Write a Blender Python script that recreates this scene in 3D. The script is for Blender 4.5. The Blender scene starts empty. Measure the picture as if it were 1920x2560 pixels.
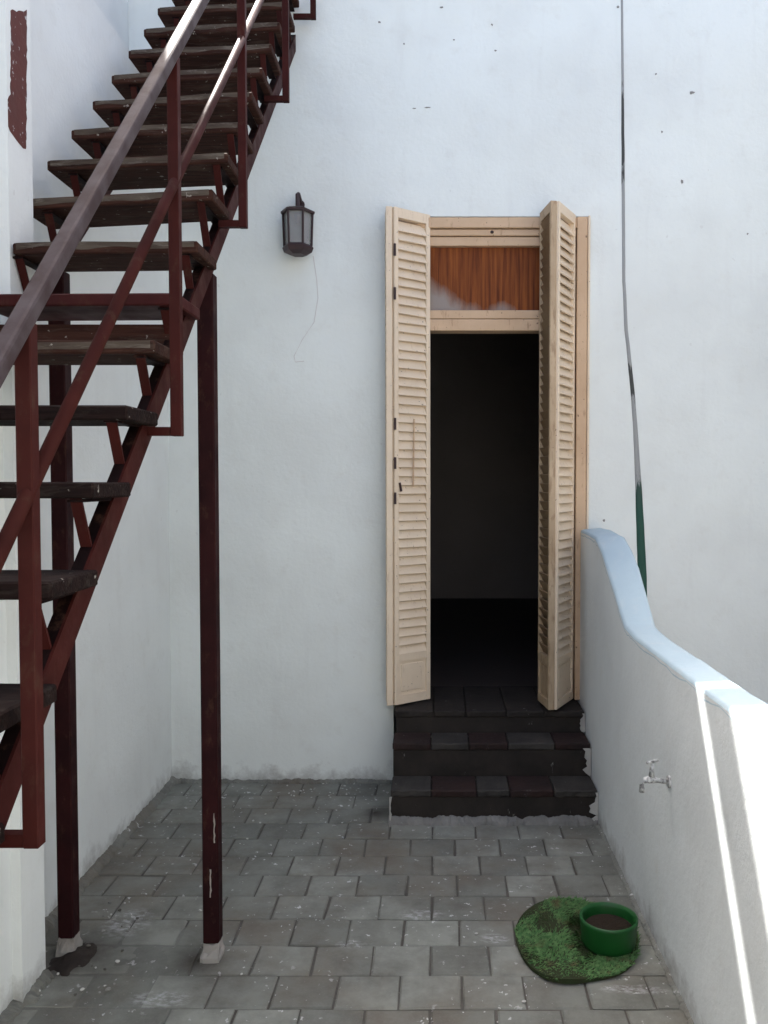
import bpy, bmesh, math, random
from mathutils import Vector, Matrix, noise
R = math.radians
random.seed(7)
SC = bpy.context.scene
COL = SC.collection

# ------------------------------------------------------------------ camera
cam = bpy.data.cameras.new("camera")
cam.sensor_fit = 'VERTICAL'
cam.sensor_height = 36.0
cam.lens = 36.0 * 2100.0 / 2560.0
cam.shift_x = -134.0 / 2560.0
cam.clip_start = 0.05
cam.clip_end = 500
camo = bpy.data.objects.new("camera", cam)
camo.location = (0, 0, 1.6)
camo.rotation_euler = (R(88.0), 0, 0)
COL.objects.link(camo)
SC.camera = camo

# ------------------------------------------------------------------ sky, sun, exposure
TO_SUN = Vector((-0.3265, 0.604, 1.0)).normalized()
ELEV = math.asin(TO_SUN.z)
ROT = math.atan2(TO_SUN.x, TO_SUN.y)
world = bpy.data.worlds.new("World")
SC.world = world
world.use_nodes = True
wn = world.node_tree
bgn = wn.nodes['Background']
sky = wn.nodes.new('ShaderNodeTexSky')
sky.sky_type = 'NISHITA'
sky.sun_disc = False
sky.sun_elevation = ELEV
sky.sun_rotation = ROT
sky.dust_density = 7.0
sky.air_density = 0.8
sky.ozone_density = 0.6
wn.links.new(sky.outputs[0], bgn.inputs[0])
bgn.inputs[1].default_value = 0.13
sl = bpy.data.lights.new("sun", 'SUN')
sl.energy = 5.0
sl.angle = R(0.5)
sl.color = (1.0, 0.97, 0.92)
so = bpy.data.objects.new("sun", sl)
so.rotation_euler = TO_SUN.to_track_quat('Z', 'Y').to_euler()
so.location = (-6, 7, 12)
COL.objects.link(so)
vs = SC.view_settings
vs.view_transform = 'Standard'
vs.look = 'None'
vs.gamma = 1.0
vs.use_curve_mapping = False
vs.exposure = 2.1
SC.cycles.diffuse_bounces = 5
SC.cycles.max_bounces = 8

# ------------------------------------------------------------------ materials
class NT:
    def __init__(s, name):
        s.m = bpy.data.materials.new(name)
        s.m.use_nodes = True
        s.t = s.m.node_tree
        s.b = s.t.nodes['Principled BSDF']
    def n(s, typ, **kw):
        nd = s.t.nodes.new('ShaderNode' + typ)
        for k, v in kw.items():
            setattr(nd, k, v)
        return nd
    def l(s, a, b):
        s.t.links.new(a, b)
    def pos(s, scale=(1, 1, 1)):
        g = s.n('NewGeometry')
        mp = s.n('Mapping')
        mp.inputs['Scale'].default_value = scale
        s.l(g.outputs['Position'], mp.inputs['Vector'])
        return mp.outputs[0]
    def objc(s, scale=(1, 1, 1)):
        g = s.n('TexCoord')
        mp = s.n('Mapping')
        mp.inputs['Scale'].default_value = scale
        s.l(g.outputs['Object'], mp.inputs['Vector'])
        return mp.outputs[0]
    def noise(s, vec, scale, detail=4, rough=.55, dist=0.):
        nd = s.n('TexNoise')
        nd.inputs['Scale'].default_value = scale
        nd.inputs['Detail'].default_value = detail
        nd.inputs['Roughness'].default_value = rough
        nd.inputs['Distortion'].default_value = dist
        s.l(vec, nd.inputs['Vector'])
        return nd.outputs['Fac']
    def ramp(s, fac, a, b, ca=(0, 0, 0, 1), cb=(1, 1, 1, 1)):
        r = s.n('ValToRGB')
        r.color_ramp.elements[0].position = a
        r.color_ramp.elements[1].position = b
        r.color_ramp.elements[0].color = ca
        r.color_ramp.elements[1].color = cb
        s.l(fac, r.inputs[0])
        return r.outputs[0]
    def mix(s, fac, a, b):
        mx = s.n('Mix', data_type='RGBA')
        for sock, v in ((mx.inputs[0], fac), (mx.inputs[6], a), (mx.inputs[7], b)):
            if isinstance(v, (int, float)):
                sock.default_value = v
            elif isinstance(v, (tuple, list)):
                sock.default_value = tuple(v) + ((1,) if len(v) == 3 else ())
            else:
                s.l(v, sock)
        return mx.outputs[2]
    def math(s, op, a, b=0., c=0., clamp=False):
        nd = s.n('Math', operation=op, use_clamp=clamp)
        for i, v in enumerate((a, b, c)):
            if isinstance(v, (int, float)):
                nd.inputs[i].default_value = v
            else:
                s.l(v, nd.inputs[i])
        return nd.outputs[0]
    def xyz(s):
        g = s.n('NewGeometry')
        sp = s.n('SeparateXYZ')
        s.l(g.outputs['Position'], sp.inputs[0])
        return sp.outputs
    def bump(s, h, strength=.3, dist=.01, prev=None):
        b = s.n('Bump')
        b.inputs['Strength'].default_value = strength
        b.inputs['Distance'].default_value = dist
        s.l(h, b.inputs['Height'])
        if prev is not None:
            s.l(prev, b.inputs['Normal'])
        return b.outputs[0]
    def done(s, col, rough=.8, normal=None, spec=.3, metal=0.):
        if isinstance(col, (tuple, list)):
            s.b.inputs['Base Color'].default_value = tuple(col) + (1,)
        else:
            s.l(col, s.b.inputs['Base Color'])
        if isinstance(rough, (int, float)):
            s.b.inputs['Roughness'].default_value = rough
        else:
            s.l(rough, s.b.inputs['Roughness'])
        s.b.inputs['Specular IOR Level'].default_value = spec
        s.b.inputs['Metallic'].default_value = metal
        if normal is not None:
            s.l(normal, s.b.inputs['Normal'])
        return s.m

def plaster(name, base=(.765, .81, .79), alt=(.705, .74, .72), grime=True, marks=True):
    m = NT(name)
    p = m.pos()
    c = m.mix(m.ramp(m.noise(p, 1.7, 3, .6), .38, .68), base, alt)
    c = m.mix(m.math('MULTIPLY', m.ramp(m.noise(p, 9, 4, .65), .55, .82), .32), c, (.61, .61, .57))
    # fine vertical run marks in the limewash
    ps = m.pos((9, 9, .8))
    c = m.mix(m.math('MULTIPLY', m.ramp(m.noise(ps, 1.5, 4, .6), .56, .8), .22), c, (.60, .61, .60))
    if marks:
        sp = m.ramp(m.noise(m.pos(), 23, 2, .5), .735, .765)
        c = m.mix(m.math('MULTIPLY', sp, .25), c, (.50, .49, .47))
    if grime:
        x, y, z = m.xyz()
        hgt = m.math('MULTIPLY_ADD', m.noise(p, 7, 5, .7), .34, -.08)
        g = m.math('MULTIPLY', m.math('SUBTRACT', hgt, z), 9., clamp=True)
        c = m.mix(m.math('MULTIPLY', g, .75), c, (.27, .265, .25))
    nb = m.bump(m.noise(p, 2.4, 2, .5), .34, .05)
    nb = m.bump(m.noise(p, 38, 3, .65), .28, .008, nb)
    return m.done(c, .92, nb, .15)

M = {}
M['wall'] = plaster('white_limewash')
M['wall_left'] = plaster('white_limewash_side', (.775, .81, .795), (.72, .745, .73))
M['parapet'] = plaster('parapet_limewash', (.71, .745, .745), (.65, .68, .68))
M['coping'] = plaster('pale_blue_limewash', (.42, .53, .585), (.355, .46, .53), False, False)
M['render'] = plaster('outer_render', (.40, .395, .385), (.34, .335, .325), False, False)
M['plaster_crumb'] = plaster('loose_plaster', (.50, .49, .46), (.30, .29, .27), False, False)
M['foot'] = plaster('dirty_post_foot', (.33, .30, .275), (.17, .155, .14), True, False)
M['fillet'] = plaster('grimy_fillet', (.30, .295, .28), (.13, .125, .115), True, False)

def red_metal(name, base=(.047, .0105, .0085), dark=(.029, .0075, .0065), rough=.55):
    m = NT(name)
    p = m.pos()
    c = m.mix(m.ramp(m.noise(p, 6, 4, .6), .35, .7), base, dark)
    c = m.mix(m.math('MULTIPLY', m.ramp(m.noise(m.pos((1, 1, .5)), 26, 5, .7), .56, .68), .55), c, (.060, .030, .020))
    nb = m.bump(m.noise(p, 90, 3, .6), .12, .003)
    return m.done(c, m.ramp(m.noise(p, 12), .3, .7, (rough - .08,) * 3 + (1,), (rough + .16,) * 3 + (1,)), nb, .07)
M['red'] = red_metal('oxide_red_paint')
M['red_shaded'] = red_metal('shaded_dirty_oxide_paint', (.0095, .0040, .0038), (.005, .0028, .0028), .6)  # darker copy of the red: tread shade and dirt put into the colour
M['post'] = red_metal('dark_maroon_paint', (.028, .0075, .0080), (.015, .0050, .0058), .55)
m = NT('worn_handrail'); p = m.pos()
c = m.mix(m.ramp(m.noise(p, 14, 5, .6), .40, .62), (.042, .028, .029), (.070, .056, .060))
M['handrail'] = m.done(c, .6, m.bump(m.noise(p, 70), .1, .002), .08)

def tread_mat(name, base, alt, grey):
    m = NT(name)
    p = m.pos((2.2, 30, 30))
    c = m.mix(m.ramp(m.noise(p, 2, 5, .65), .35, .65), base, alt)
    c = m.mix(m.math('MULTIPLY', m.ramp(m.noise(m.pos((3, 9, 14)), 3, 5, .7, .6), .52, .66), .5), c, grey)
    c = m.mix(m.math('MULTIPLY', m.ramp(m.noise(m.pos(), 48, 3), .68, .73), .8), c, (.34, .32, .28))
    nb = m.bump(m.noise(p, 4, 5, .6), .5, .006)
    return m.done(c, .85, nb, .08)
M['tread'] = tread_mat('weathered_tread', (.056, .024, .017), (.026, .012, .009), (.085, .062, .047))
M['tread_dark'] = tread_mat('dark_tread', (.017, .0090, .0078), (.008, .0048, .0044), (.045, .037, .031))
M['tread_edge'] = tread_mat('bare_tread_edge', (.105, .085, .066), (.055, .040, .031), (.23, .205, .175))
M['tread_red'] = red_metal('red_tread_paint', (.055, .0125, .0115), (.035, .009, .009), .55)

def cream(name, base, alt, wear, wearcol, lo=.60, hi=.66):
    m = NT(name)
    p = m.pos()
    c = m.mix(m.ramp(m.noise(p, 4, 5, .6), .35, .7), base, alt)
    c = m.mix(m.math('MULTIPLY', m.ramp(m.noise(m.pos((14, 14, 3)), 3, 6, .7), lo, hi), wear), c, wearcol)
    c = m.mix(m.math('MULTIPLY', m.ramp(m.noise(p, 60, 2), .70, .74), .8), c, (.10, .06, .035))
    nb = m.bump(m.noise(m.pos((60, 60, 5)), 2, 4), .2, .003)
    return m.done(c, .6, nb, .3)
M['cream'] = cream('cream_shutter_paint', (.78, .655, .50), (.70, .575, .43), .4, (.50, .37, .25))
M['cream_frame'] = cream('tan_frame_paint', (.60, .43, .285), (.50, .345, .22), .5, (.28, .16, .085))
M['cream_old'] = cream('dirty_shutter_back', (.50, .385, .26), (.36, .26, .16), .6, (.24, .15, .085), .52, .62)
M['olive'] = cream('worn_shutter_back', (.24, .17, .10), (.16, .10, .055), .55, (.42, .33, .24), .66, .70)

m = NT('varnished_transom'); p = m.pos((40, 40, 1.4))
c = m.mix(m.ramp(m.noise(p, 1.6, 5, .65), .32, .68), (.27, .082, .020), (.085, .020, .008))
x, y, z = m.xyz()
# grey mixed over the brown in a ragged lobe at the lower left and a small one at the foot
n1 = m.noise(m.pos((10, 10, 5)), .9, 5, .6)
edge = m.math('ADD', m.math('MULTIPLY', m.math('ADD', x, .05), .62), m.math('MULTIPLY', m.math('SUBTRACT', n1, .5), .16))
lob = m.math('MULTIPLY', m.math('SUBTRACT', m.math('SUBTRACT', 2.690, z), edge), 11., clamp=True)
ex2 = m.math('POWER', m.math('DIVIDE', m.math('SUBTRACT', x, .34), .10), 2.)
lob2 = m.math('MULTIPLY', m.math('SUBTRACT', m.math('SUBTRACT', 2.562, z), m.math('ADD', m.math('MULTIPLY', ex2, .06), m.math('MULTIPLY', m.math('SUBTRACT', n1, .5), .14))), 14., clamp=True)
c = m.mix(m.math('MAXIMUM', lob, lob2), c, (.30, .26, .235))
M['transom'] = m.done(c, .55, m.bump(m.noise(p, 3, 4), .2, .003), .12)

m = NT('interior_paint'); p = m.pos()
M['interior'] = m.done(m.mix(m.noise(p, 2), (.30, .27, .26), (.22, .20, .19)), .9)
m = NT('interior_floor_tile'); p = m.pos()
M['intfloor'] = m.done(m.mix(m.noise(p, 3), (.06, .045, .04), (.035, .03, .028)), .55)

def dark_step(name, base, alt, pale=.25):
    m = NT(name)
    p = m.pos()
    c = m.mix(m.ramp(m.noise(p, 7, 6, .65), .35, .7), base, alt)
    c = m.mix(m.math('MULTIPLY', m.ramp(m.noise(m.pos((1, 1, .45)), 21, 5, .7), .66, .72), pale), c, (.42, .41, .38))
    nb = m.bump(m.noise(p, 26, 6, .7), .55, .008)
    return m.done(c, .8, nb, .3)
M['step'] = dark_step('dark_step_cement', (.030, .024, .020), (.016, .013, .011), .55)
M['tile_grey'] = dark_step('grey_step_tile', (.048, .043, .038), (.022, .020, .018), .6)
M['tile_red'] = dark_step('red_step_tile', (.030, .0145, .0125), (.016, .010, .009), .5)
M['mortar'] = dark_step('pale_mortar', (.24, .235, .22), (.15, .145, .135), .7)

def paver_mat(name, tone):
    m = NT(name)
    p = m.pos()
    oi = m.n('ObjectInfo')
    c0 = m.mix(oi.outputs['Random'], tuple(v * .78 for v in tone), tuple(v * 1.20 for v in tone))
    c = m.mix(m.math('MULTIPLY', m.ramp(m.noise(p, 5, 5, .7), .40, .70), .62), c0, (.080, .074, .064))
    c = m.mix(m.math('MULTIPLY', m.ramp(m.noise(p, 1.9, 4, .65), .46, .66), .65), c, (.135, .108, .080))
    c = m.mix(m.math('MULTIPLY', m.ramp(m.noise(p, 130, 3), .55, .75), .25), c, (.23, .225, .21))
    # whitewash drips
    big = m.ramp(m.noise(p, 3.2, 3, .5), .40, .60)
    sp = m.ramp(m.noise(p, 30, 3, .65), .640, .670)
    c = m.mix(m.math('MULTIPLY', m.math('MULTIPLY', sp, big), .85), c, (.60, .60, .585))
    x, y, z = m.xyz()
    sme = None
    for sx, sy, rx, ry in ((-.06, 3.06, .10, .045), (-.86, 2.55, .11, .05), (-.30, 2.86, .06, .03), (.20, 2.90, .06, .04), (.62, 2.60, .12, .03), (-1.13, 3.0, .10, .12)):
        a = m.math('POWER', m.math('DIVIDE', m.math('SUBTRACT', x, sx), rx), 2.)
        b = m.math('POWER', m.math('DIVIDE', m.math('SUBTRACT', y, sy), ry), 2.)
        d = m.math('SUBTRACT', 1., m.math('ADD', a, b), clamp=True)
        sme = d if sme is None else m.math('MAXIMUM', sme, d)
    k = m.math('MULTIPLY', sme, m.ramp(m.noise(m.pos((1.5, 3, 1)), 22, 5, .7), .46, .60))
    c = m.mix(m.math('MULTIPLY', k, .75), c, (.46, .465, .46))
    # soil stain round the foot of the stair posts
    st = None
    for sx, sy, rr in ((-1.21, 2.78, .30), (-.80, 2.76, .18), (-.30, 4.02, .15)):
        a = m.math('ADD', m.math('POWER', m.math('SUBTRACT', x, sx), 2.), m.math('POWER', m.math('SUBTRACT', y, sy), 2.))
        d = m.math('SUBTRACT', 1., m.math('DIVIDE', m.math('SQRT', a), rr), clamp=True)
        st = d if st is None else m.math('MAXIMUM', st, d)
    k = m.math('MULTIPLY', m.math('ADD', st, m.math('MULTIPLY', m.math('SUBTRACT', m.noise(p, 11, 5, .7), .5), .9)), st, clamp=True)
    c = m.mix(m.math('MULTIPLY', k, 1.1, clamp=True), c, (.050, .042, .034))
    nb = m.bump(m.noise(p, 60, 6, .7), .45, .006)
    nb = m.bump(m.noise(p, 8, 3, .5), .35, .012, nb)
    return m.done(c, .88, nb, .25)
M['paver'] = paver_mat('concrete_paver', (.218, .226, .198))
M['joint'] = dark_step('joint_soil', (.110, .102, .088), (.060, .055, .046), .4)
M['cement'] = paver_mat('smeared_cement', (.215, .222, .198))
M['heap'] = dark_step('dark_damp_soil', (.030, .022, .017), (.015, .011, .009), .3)

m = NT('dry_ground'); p = m.pos()
M['ground'] = m.done(m.mix(m.noise(p, 1.1, 6), (.34, .325, .30), (.26, .25, .235)), .95)
m = NT('green_plastic'); p = m.pos()
c = m.mix(m.noise(p, 12, 4), (.008, .088, .016), (.006, .060, .012))
M['bowl'] = m.done(c, .42, None, .4)
m = NT('dark_soil'); p = m.pos()
M['soil'] = m.done(m.mix(m.noise(p, 60, 5), (.030, .018, .010), (.012, .008, .005)), .95, m.bump(m.noise(p, 90, 4), .8, .01))
m = NT('turf_blades'); p = m.pos()
c = m.mix(m.ramp(m.noise(p, 60, 3), .35, .65), (.032, .105, .026), (.110, .215, .070))
c = m.mix(m.ramp(m.noise(m.pos((1, 1, 0)), 13, 4, .6), .55, .66), c, (.085, .080, .030))
M['turf'] = m.done(c, .6, None, .3)
m = NT('turf_backing'); p = m.pos()
M['turfback'] = m.done(m.mix(m.noise(p, 18, 4), (.018, .040, .012), (.030, .024, .010)), .9)
m = NT('lantern_iron'); p = m.pos()
M['iron'] = m.done(m.mix(m.noise(p, 30, 4), (.050, .022, .024), (.022, .014, .016)), .5, None, .4)
m = NT('lantern_glass')
m.b.inputs['Transmission Weight'].default_value = .75
M['glass'] = m.done((.70, .70, .69), .25, None, .5)
m = NT('peeling_pipe'); p = m.pos()
x, y, z = m.xyz()
n1 = m.noise(m.pos((16, 16, 4)), 1.6, 5, .65)
low = m.math('MULTIPLY', m.math('SUBTRACT', 1.78, z), 3., clamp=True)
b1 = m.math('SUBTRACT', 1., m.math('MULTIPLY', m.math('ABSOLUTE', m.math('SUBTRACT', z, 3.42)), 3.2), clamp=True)
b2 = m.math('SUBTRACT', 1., m.math('MULTIPLY', m.math('ABSOLUTE', m.math('SUBTRACT', z, 2.14)), 7.), clamp=True)
bare = m.math('MAXIMUM', low, m.math('MAXIMUM', b1, b2))
k = m.ramp(m.math('ADD', m.math('MULTIPLY', bare, .42), n1), .66, .74)
c = m.mix(k, (.30, .31, .31), m.mix(low, (.055, .058, .055), (.020, .075, .055)))
M['pipe'] = m.done(c, .6, m.bump(m.noise(p, 60), .3, .004))
m = NT('bare_brown_plaster'); p = m.pos()
M['brownpatch'] = m.done(m.mix(m.ramp(m.noise(p, 26, 5, .7), .60, .66), m.mix(m.noise(p, 16, 5, .6), (.115, .030, .024), (.085, .036, .032)), (.45, .45, .46)), .85, m.bump(m.noise(p, 40, 5), .5, .005))
m = NT('chip_grey'); p = m.pos()
M['chip'] = m.done(m.mix(m.noise(p, 80), (.30, .29, .28), (.16, .155, .15)), .95)  # grey of the chipped spots, varied by noise
m = NT('hairline_crack'); p = m.pos()
M['crack'] = m.done((.60, .59, .58), .95)
m = NT('painted_tap'); p = m.pos()
M['tapmetal'] = m.done(m.mix(m.ramp(m.noise(p, 60, 4, .6), .42, .58), (.62, .63, .62), (.20, .20, .20)), .5, None, .3)
m = NT('grey_cable')
M['cable'] = m.done((.10, .10, .105), .6)

# ------------------------------------------------------------------ helpers
def mesh_obj(name, bm, mat, parent=None, smooth=False):
    me = bpy.data.meshes.new(name)
    bm.normal_update()
    bm.to_mesh(me)
    bm.free()
    mats = mat if isinstance(mat, (list, tuple)) else [mat]
    for q in mats:
        me.materials.append(M[q] if isinstance(q, str) else q)
    if smooth:
        for f in me.polygons:
            f.use_smooth = True
    o = bpy.data.objects.new(name, me)
    COL.objects.link(o)
    if parent is not None:
        o.parent = parent
        o.matrix_parent_inverse = Matrix.Translation(parent.location).inverted() if parent.parent is None and parent.type == 'EMPTY' else Matrix()
    return o

def tag(o, label, cat, group=None):
    o['label'] = label
    o['category'] = cat
    if group:
        o['group'] = group
    return o

def empty(name, loc, label, cat):
    o = bpy.data.objects.new(name, None)
    o.location = loc
    o.empty_display_size = .2
    COL.objects.link(o)
    tag(o, label, cat)
    return o

def add_box(bm, x0, x1, y0, y1, z0, z1, bevel=0., mi=0):
    vs_ = [bm.verts.new((x, y, z)) for x in (x0, x1) for y in (y0, y1) for z in (z0, z1)]
    idx = ((0, 1, 3, 2), (4, 6, 7, 5), (0, 4, 5, 1), (2, 3, 7, 6), (0, 2, 6, 4), (1, 5, 7, 3))
    fs = [bm.faces.new([vs_[i] for i in q]) for q in idx]
    for f in fs:
        f.material_index = mi
    if bevel:
        ed = list({e for f in fs for e in f.edges})
        bmesh.ops.bevel(bm, geom=ed, offset=bevel, segments=1, affect='EDGES', profile=.5)
    return vs_

def box(name, x0, x1, y0, y1, z0, z1, mat, parent=None, bevel=0.):
    bm = bmesh.new()
    add_box(bm, x0, x1, y0, y1, z0, z1, bevel)
    return mesh_obj(name, bm, mat, parent)

def add_bar(bm, p, q, w, h, up=(0, 0, 1), bevel=0.):
    """rectangular bar from p to q: w across, h along 'up'"""
    p, q, up = Vector(p), Vector(q), Vector(up)
    d = (q - p).normalized()
    s = d.cross(up).normalized()
    u = s.cross(d).normalized()
    vs_ = []
    for a in (p, q):
        for i, j in ((-1, -1), (1, -1), (1, 1), (-1, 1)):
            vs_.append(bm.verts.new(a + s * (i * w / 2) + u * (j * h / 2)))
    fs = [bm.faces.new([vs_[i] for i in t]) for t in ((3, 2, 1, 0), (4, 5, 6, 7), (0, 1, 5, 4), (1, 2, 6, 5), (2, 3, 7, 6), (3, 0, 4, 7))]
    if bevel:
        bmesh.ops.bevel(bm, geom=list({e for f in fs for e in f.edges}), offset=bevel, segments=2, affect='EDGES', profile=.5)

def bar(name, p, q, w, h, mat, parent=None, up=(0, 0, 1), bevel=0.):
    bm = bmesh.new()
    add_bar(bm, p, q, w, h, up, bevel)
    return mesh_obj(name, bm, mat, parent)

def add_tube(bm, pts, rad, n=10, caps=True):
    pts = [Vector(a) for a in pts]
    rings = []
    for i, a in enumerate(pts):
        d = (pts[min(i + 1, len(pts) - 1)] - pts[max(i - 1, 0)]).normalized()
        ref = Vector((0, 0, 1)) if abs(d.z) < .9 else Vector((1, 0, 0))
        s = d.cross(ref).normalized()
        u = s.cross(d).normalized()
        r = rad[i] if isinstance(rad, (list, tuple)) else rad
        rings.append([bm.verts.new(a + (s * math.cos(t) + u * math.sin(t)) * r) for t in [2 * math.pi * k / n for k in range(n)]])
    for a, b in zip(rings, rings[1:]):
        for k in range(n):
            bm.faces.new((a[k], a[(k + 1) % n], b[(k + 1) % n], b[k]))
    if caps:
        bm.faces.new(rings[0][::-1])
        bm.faces.new(rings[-1])

def add_prism(bm, pts, off):
    """closed polygon pts extruded by vector off"""
    off = Vector(off)
    a = [bm.verts.new(p) for p in pts]
    b = [bm.verts.new(Vector(p) + off) for p in pts]
    bm.faces.new(a)
    bm.faces.new(b[::-1])
    n = len(a)
    for i in range(n):
        bm.faces.new((a[i], b[i], b[(i + 1) % n], a[(i + 1) % n]))
    bmesh.ops.recalc_face_normals(bm, faces=bm.faces[:])

def quads(name, rects, mat, parent=None):
    """list of 4-point quads joined as one surface"""
    bm = bmesh.new()
    for q in rects:
        bm.faces.new([bm.verts.new(p) for p in q])
    bmesh.ops.remove_doubles(bm, verts=bm.verts[:], dist=1e-4)
    return mesh_obj(name, bm, mat, parent)

# ------------------------------------------------------------------ ground and paving
YW = 4.44          # house wall face
XL = -1.42         # side wall face
XP = 0.755         # parapet face
g = box('ground', -60, 60, -60, 60, -.30, -.060, 'ground')
g['kind'] = 'structure'
bm = bmesh.new()
add_box(bm, -1.5, .80, -2.4, 4.5, -.055, -.0065)
pav = mesh_obj('paved_yard', bm, 'joint')
pav['kind'] = 'structure'
PW, PD, GAP = .1975, .1747, .0048
pav_meshes = {}
def paver_mesh(w, d, var):
    key = (round(w, 3), round(d, 3), var)
    if key in pav_meshes:
        return pav_meshes[key]
    rnd = random.Random(hash(key) & 0xffff)
    bm = bmesh.new()
    add_box(bm, -w / 2 + GAP / 2, w / 2 - GAP / 2, -d / 2 + GAP / 2, d / 2 - GAP / 2, -.040, 0)
    top = [e for e in bm.edges if all(abs(v.co.z) < 1e-6 for v in e.verts)]
    bmesh.ops.bevel(bm, geom=top, offset=.0045, segments=1, affect='EDGES', profile=.5)
    chip = rnd.choice([None, None, (1, 1), (-1, 1), (1, -1), (-1, -1)])
    for v in bm.verts:
        v.co.x += rnd.uniform(-.0022, .0022)
        v.co.y += rnd.uniform(-.0022, .0022)
        if chip and v.co.z > -.02 and v.co.x * chip[0] > w * .38 and v.co.y * chip[1] > d * .36:
            v.co.x -= chip[0] * rnd.uniform(.002, .006)
            v.co.y -= chip[1] * rnd.uniform(.001, .004)
            v.co.z -= rnd.uniform(.0, .0015)
    me = bpy.data.meshes.new('paver')
    bm.to_mesh(me)
    bm.free()
    me.materials.append(M['paver'])
    pav_meshes[key] = me
    return me
prnd = random.Random(3)
row_edge = 2.504
r0 = -6
r = r0
while True:
    y0 = row_edge + r * PD
    y1 = min(y0 + PD, 4.438)
    if y0 > 4.40:
        break
    xs = .755 - .085 - (.5 * PW if (r % 2) else 0.)
    cols = []
    x = xs
    while x > XL - .02:
        cols.append((x - PW, x))
        x -= PW
    cols.insert(0, (xs, .752))
    for x0, x1 in cols:
        x0 = max(x0, XL + .002)
        if x1 - x0 < .03:
            continue
        if y0 > 3.85 and x0 > -.22 + .01:
            continue
        me = paver_mesh(x1 - x0, y1 - y0, prnd.randrange(14) if x1 - x0 > PW - .002 else 0)
        o = bpy.data.objects.new('paver', me)
        o.location = ((x0 + x1) / 2, (y0 + y1) / 2, prnd.uniform(-.0030, .0016))
        o.rotation_euler = (prnd.uniform(-.011, .011), prnd.uniform(-.010, .010), prnd.uniform(-.011, .011))
        o.parent = pav
        COL.objects.link(o)
    r += 1

bm = bmesh.new()
nx, ny = 44, 34
gv = []
for i in range(nx + 1):
    rowv = []
    for j in range(ny + 1):
        x, y = -1.40 + .80 * i / nx, 2.36 + .80 * j / ny
        u, v = (x + 1.12) / .36, (y - 2.66) / .36
        e = 1 - (u * u + v * v) + .5 * noise.noise(Vector((x * 7, y * 7, 3)))
        z = -.012 + .0108 * max(0., min(1., e * 1.3 + .30)) + .0016 * noise.noise(Vector((x * 22, y * 22, 8)))
        rowv.append(bm.verts.new((x, y, z)))
    gv.append(rowv)
for i in range(nx):
    for j in range(ny):
        bm.faces.new((gv[i][j], gv[i + 1][j], gv[i + 1][j + 1], gv[i][j + 1]))
cs = mesh_obj('cement_smear', bm, 'cement', None, True)
cs.parent = pav
cs['label'] = 'thin smear of cement hiding the joints in the left corner'

def lumpy_strip(name, path, h, w, mat, parent, seed, out, n=60, amp=1.):
    """irregular fillet of mortar/dirt running along path (list of xy), rising h on the wall, w out along 'out'"""
    rnd = random.Random(seed)
    bm = bmesh.new()
    rows = []
    P = [Vector((a[0], a[1], 0)) for a in path]
    L = [0]
    for a, b in zip(P, P[1:]):
        L.append(L[-1] + (b - a).length)
    for i in range(n + 1):
        s = L[-1] * i / n
        k = 0
        while k < len(P) - 2 and s > L[k + 1]:
            k += 1
        t = (s - L[k]) / max(1e-6, L[k + 1] - L[k])
        q = P[k].lerp(P[k + 1], min(1, t))
        nn = noise.noise(Vector((s * 9, seed * 3.1, 0))) * .6 + noise.noise(Vector((s * 31, seed, 2))) * .5
        kk = max(.12, 1 + amp * nn)
        o = Vector(out).normalized()
        hh, ww = h * kk, w * max(.15, 1 + amp * (noise.noise(Vector((s * 12, seed + 9, 5))) * .8 + rnd.uniform(-.25, .25)))
        rows.append([bm.verts.new(q - o * .01 + Vector((0, 0, hh))), bm.verts.new(q + o * ww * .3 + Vector((0, 0, hh * rnd.uniform(.7, .95)))),
                     bm.verts.new(q + o * ww * .75 + Vector((0, 0, hh * rnd.uniform(.25, .5)))), bm.verts.new(q + o * ww + Vector((0, 0, -.012)))])
    for a, b in zip(rows, rows[1:]):
        for k in range(3):
            bm.faces.new((a[k], a[k + 1], b[k + 1], b[k]))
    bmesh.ops.recalc_face_normals(bm, faces=bm.faces[:])
    return mesh_obj(name, bm, mat, parent)

# ------------------------------------------------------------------ house
house = empty('house', (0, YW, 0), 'white limewashed house with a tall shuttered doorway', 'house')
HX0, HX1, HZ = -2.6, 6.0, 4.33
DX0, DX1, DZ0, DZ1 = -.235, .785, 0.0, 2.99
rects = [
    ((HX0, YW, -.05), (DX0, YW, -.05), (DX0, YW, HZ), (HX0, YW, HZ)),
    ((DX1, YW, -.05), (HX1, YW, -.05), (HX1, YW, HZ), (DX1, YW, HZ)),
    ((DX0, YW, DZ1), (DX1, YW, DZ1), (DX1, YW, HZ), (DX0, YW, HZ)),
    # reveals
    ((DX0, YW, -.05), (DX0, YW + .32, -.05), (DX0, YW + .32, DZ1), (DX0, YW, DZ1)),
    ((DX1, YW + .32, -.05), (DX1, YW, -.05), (DX1, YW, DZ1), (DX1, YW + .32, DZ1)),
    ((DX0, YW, DZ1), (DX0, YW + .32, DZ1), (DX1, YW + .32, DZ1), (DX1, YW, DZ1)),
    # sides, back, top
    ((HX0, YW, -.05), (HX0, YW, HZ), (HX0, 9.5, HZ), (HX0, 9.5, -.05)),
    ((HX1, YW, -.05), (HX1, 9.5, -.05), (HX1, 9.5, HZ), (HX1, YW, HZ)),
    ((HX0, 9.5, -.05), (HX0, 9.5, HZ), (HX1, 9.5, HZ), (HX1, 9.5, -.05)),
]
quads('facade_wall', rects, 'wall', house)
box('roof', HX0 + .01, HX1 - .01, YW + .33, 9.49, 4.05, HZ - .004, 'render', house)
# coping strip of the roof over the facade thickness
box('roof_edge', HX0 + .002, HX1 - .002, YW + .002, YW + .328, 4.20, HZ - .002, 'wall', house)
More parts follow.
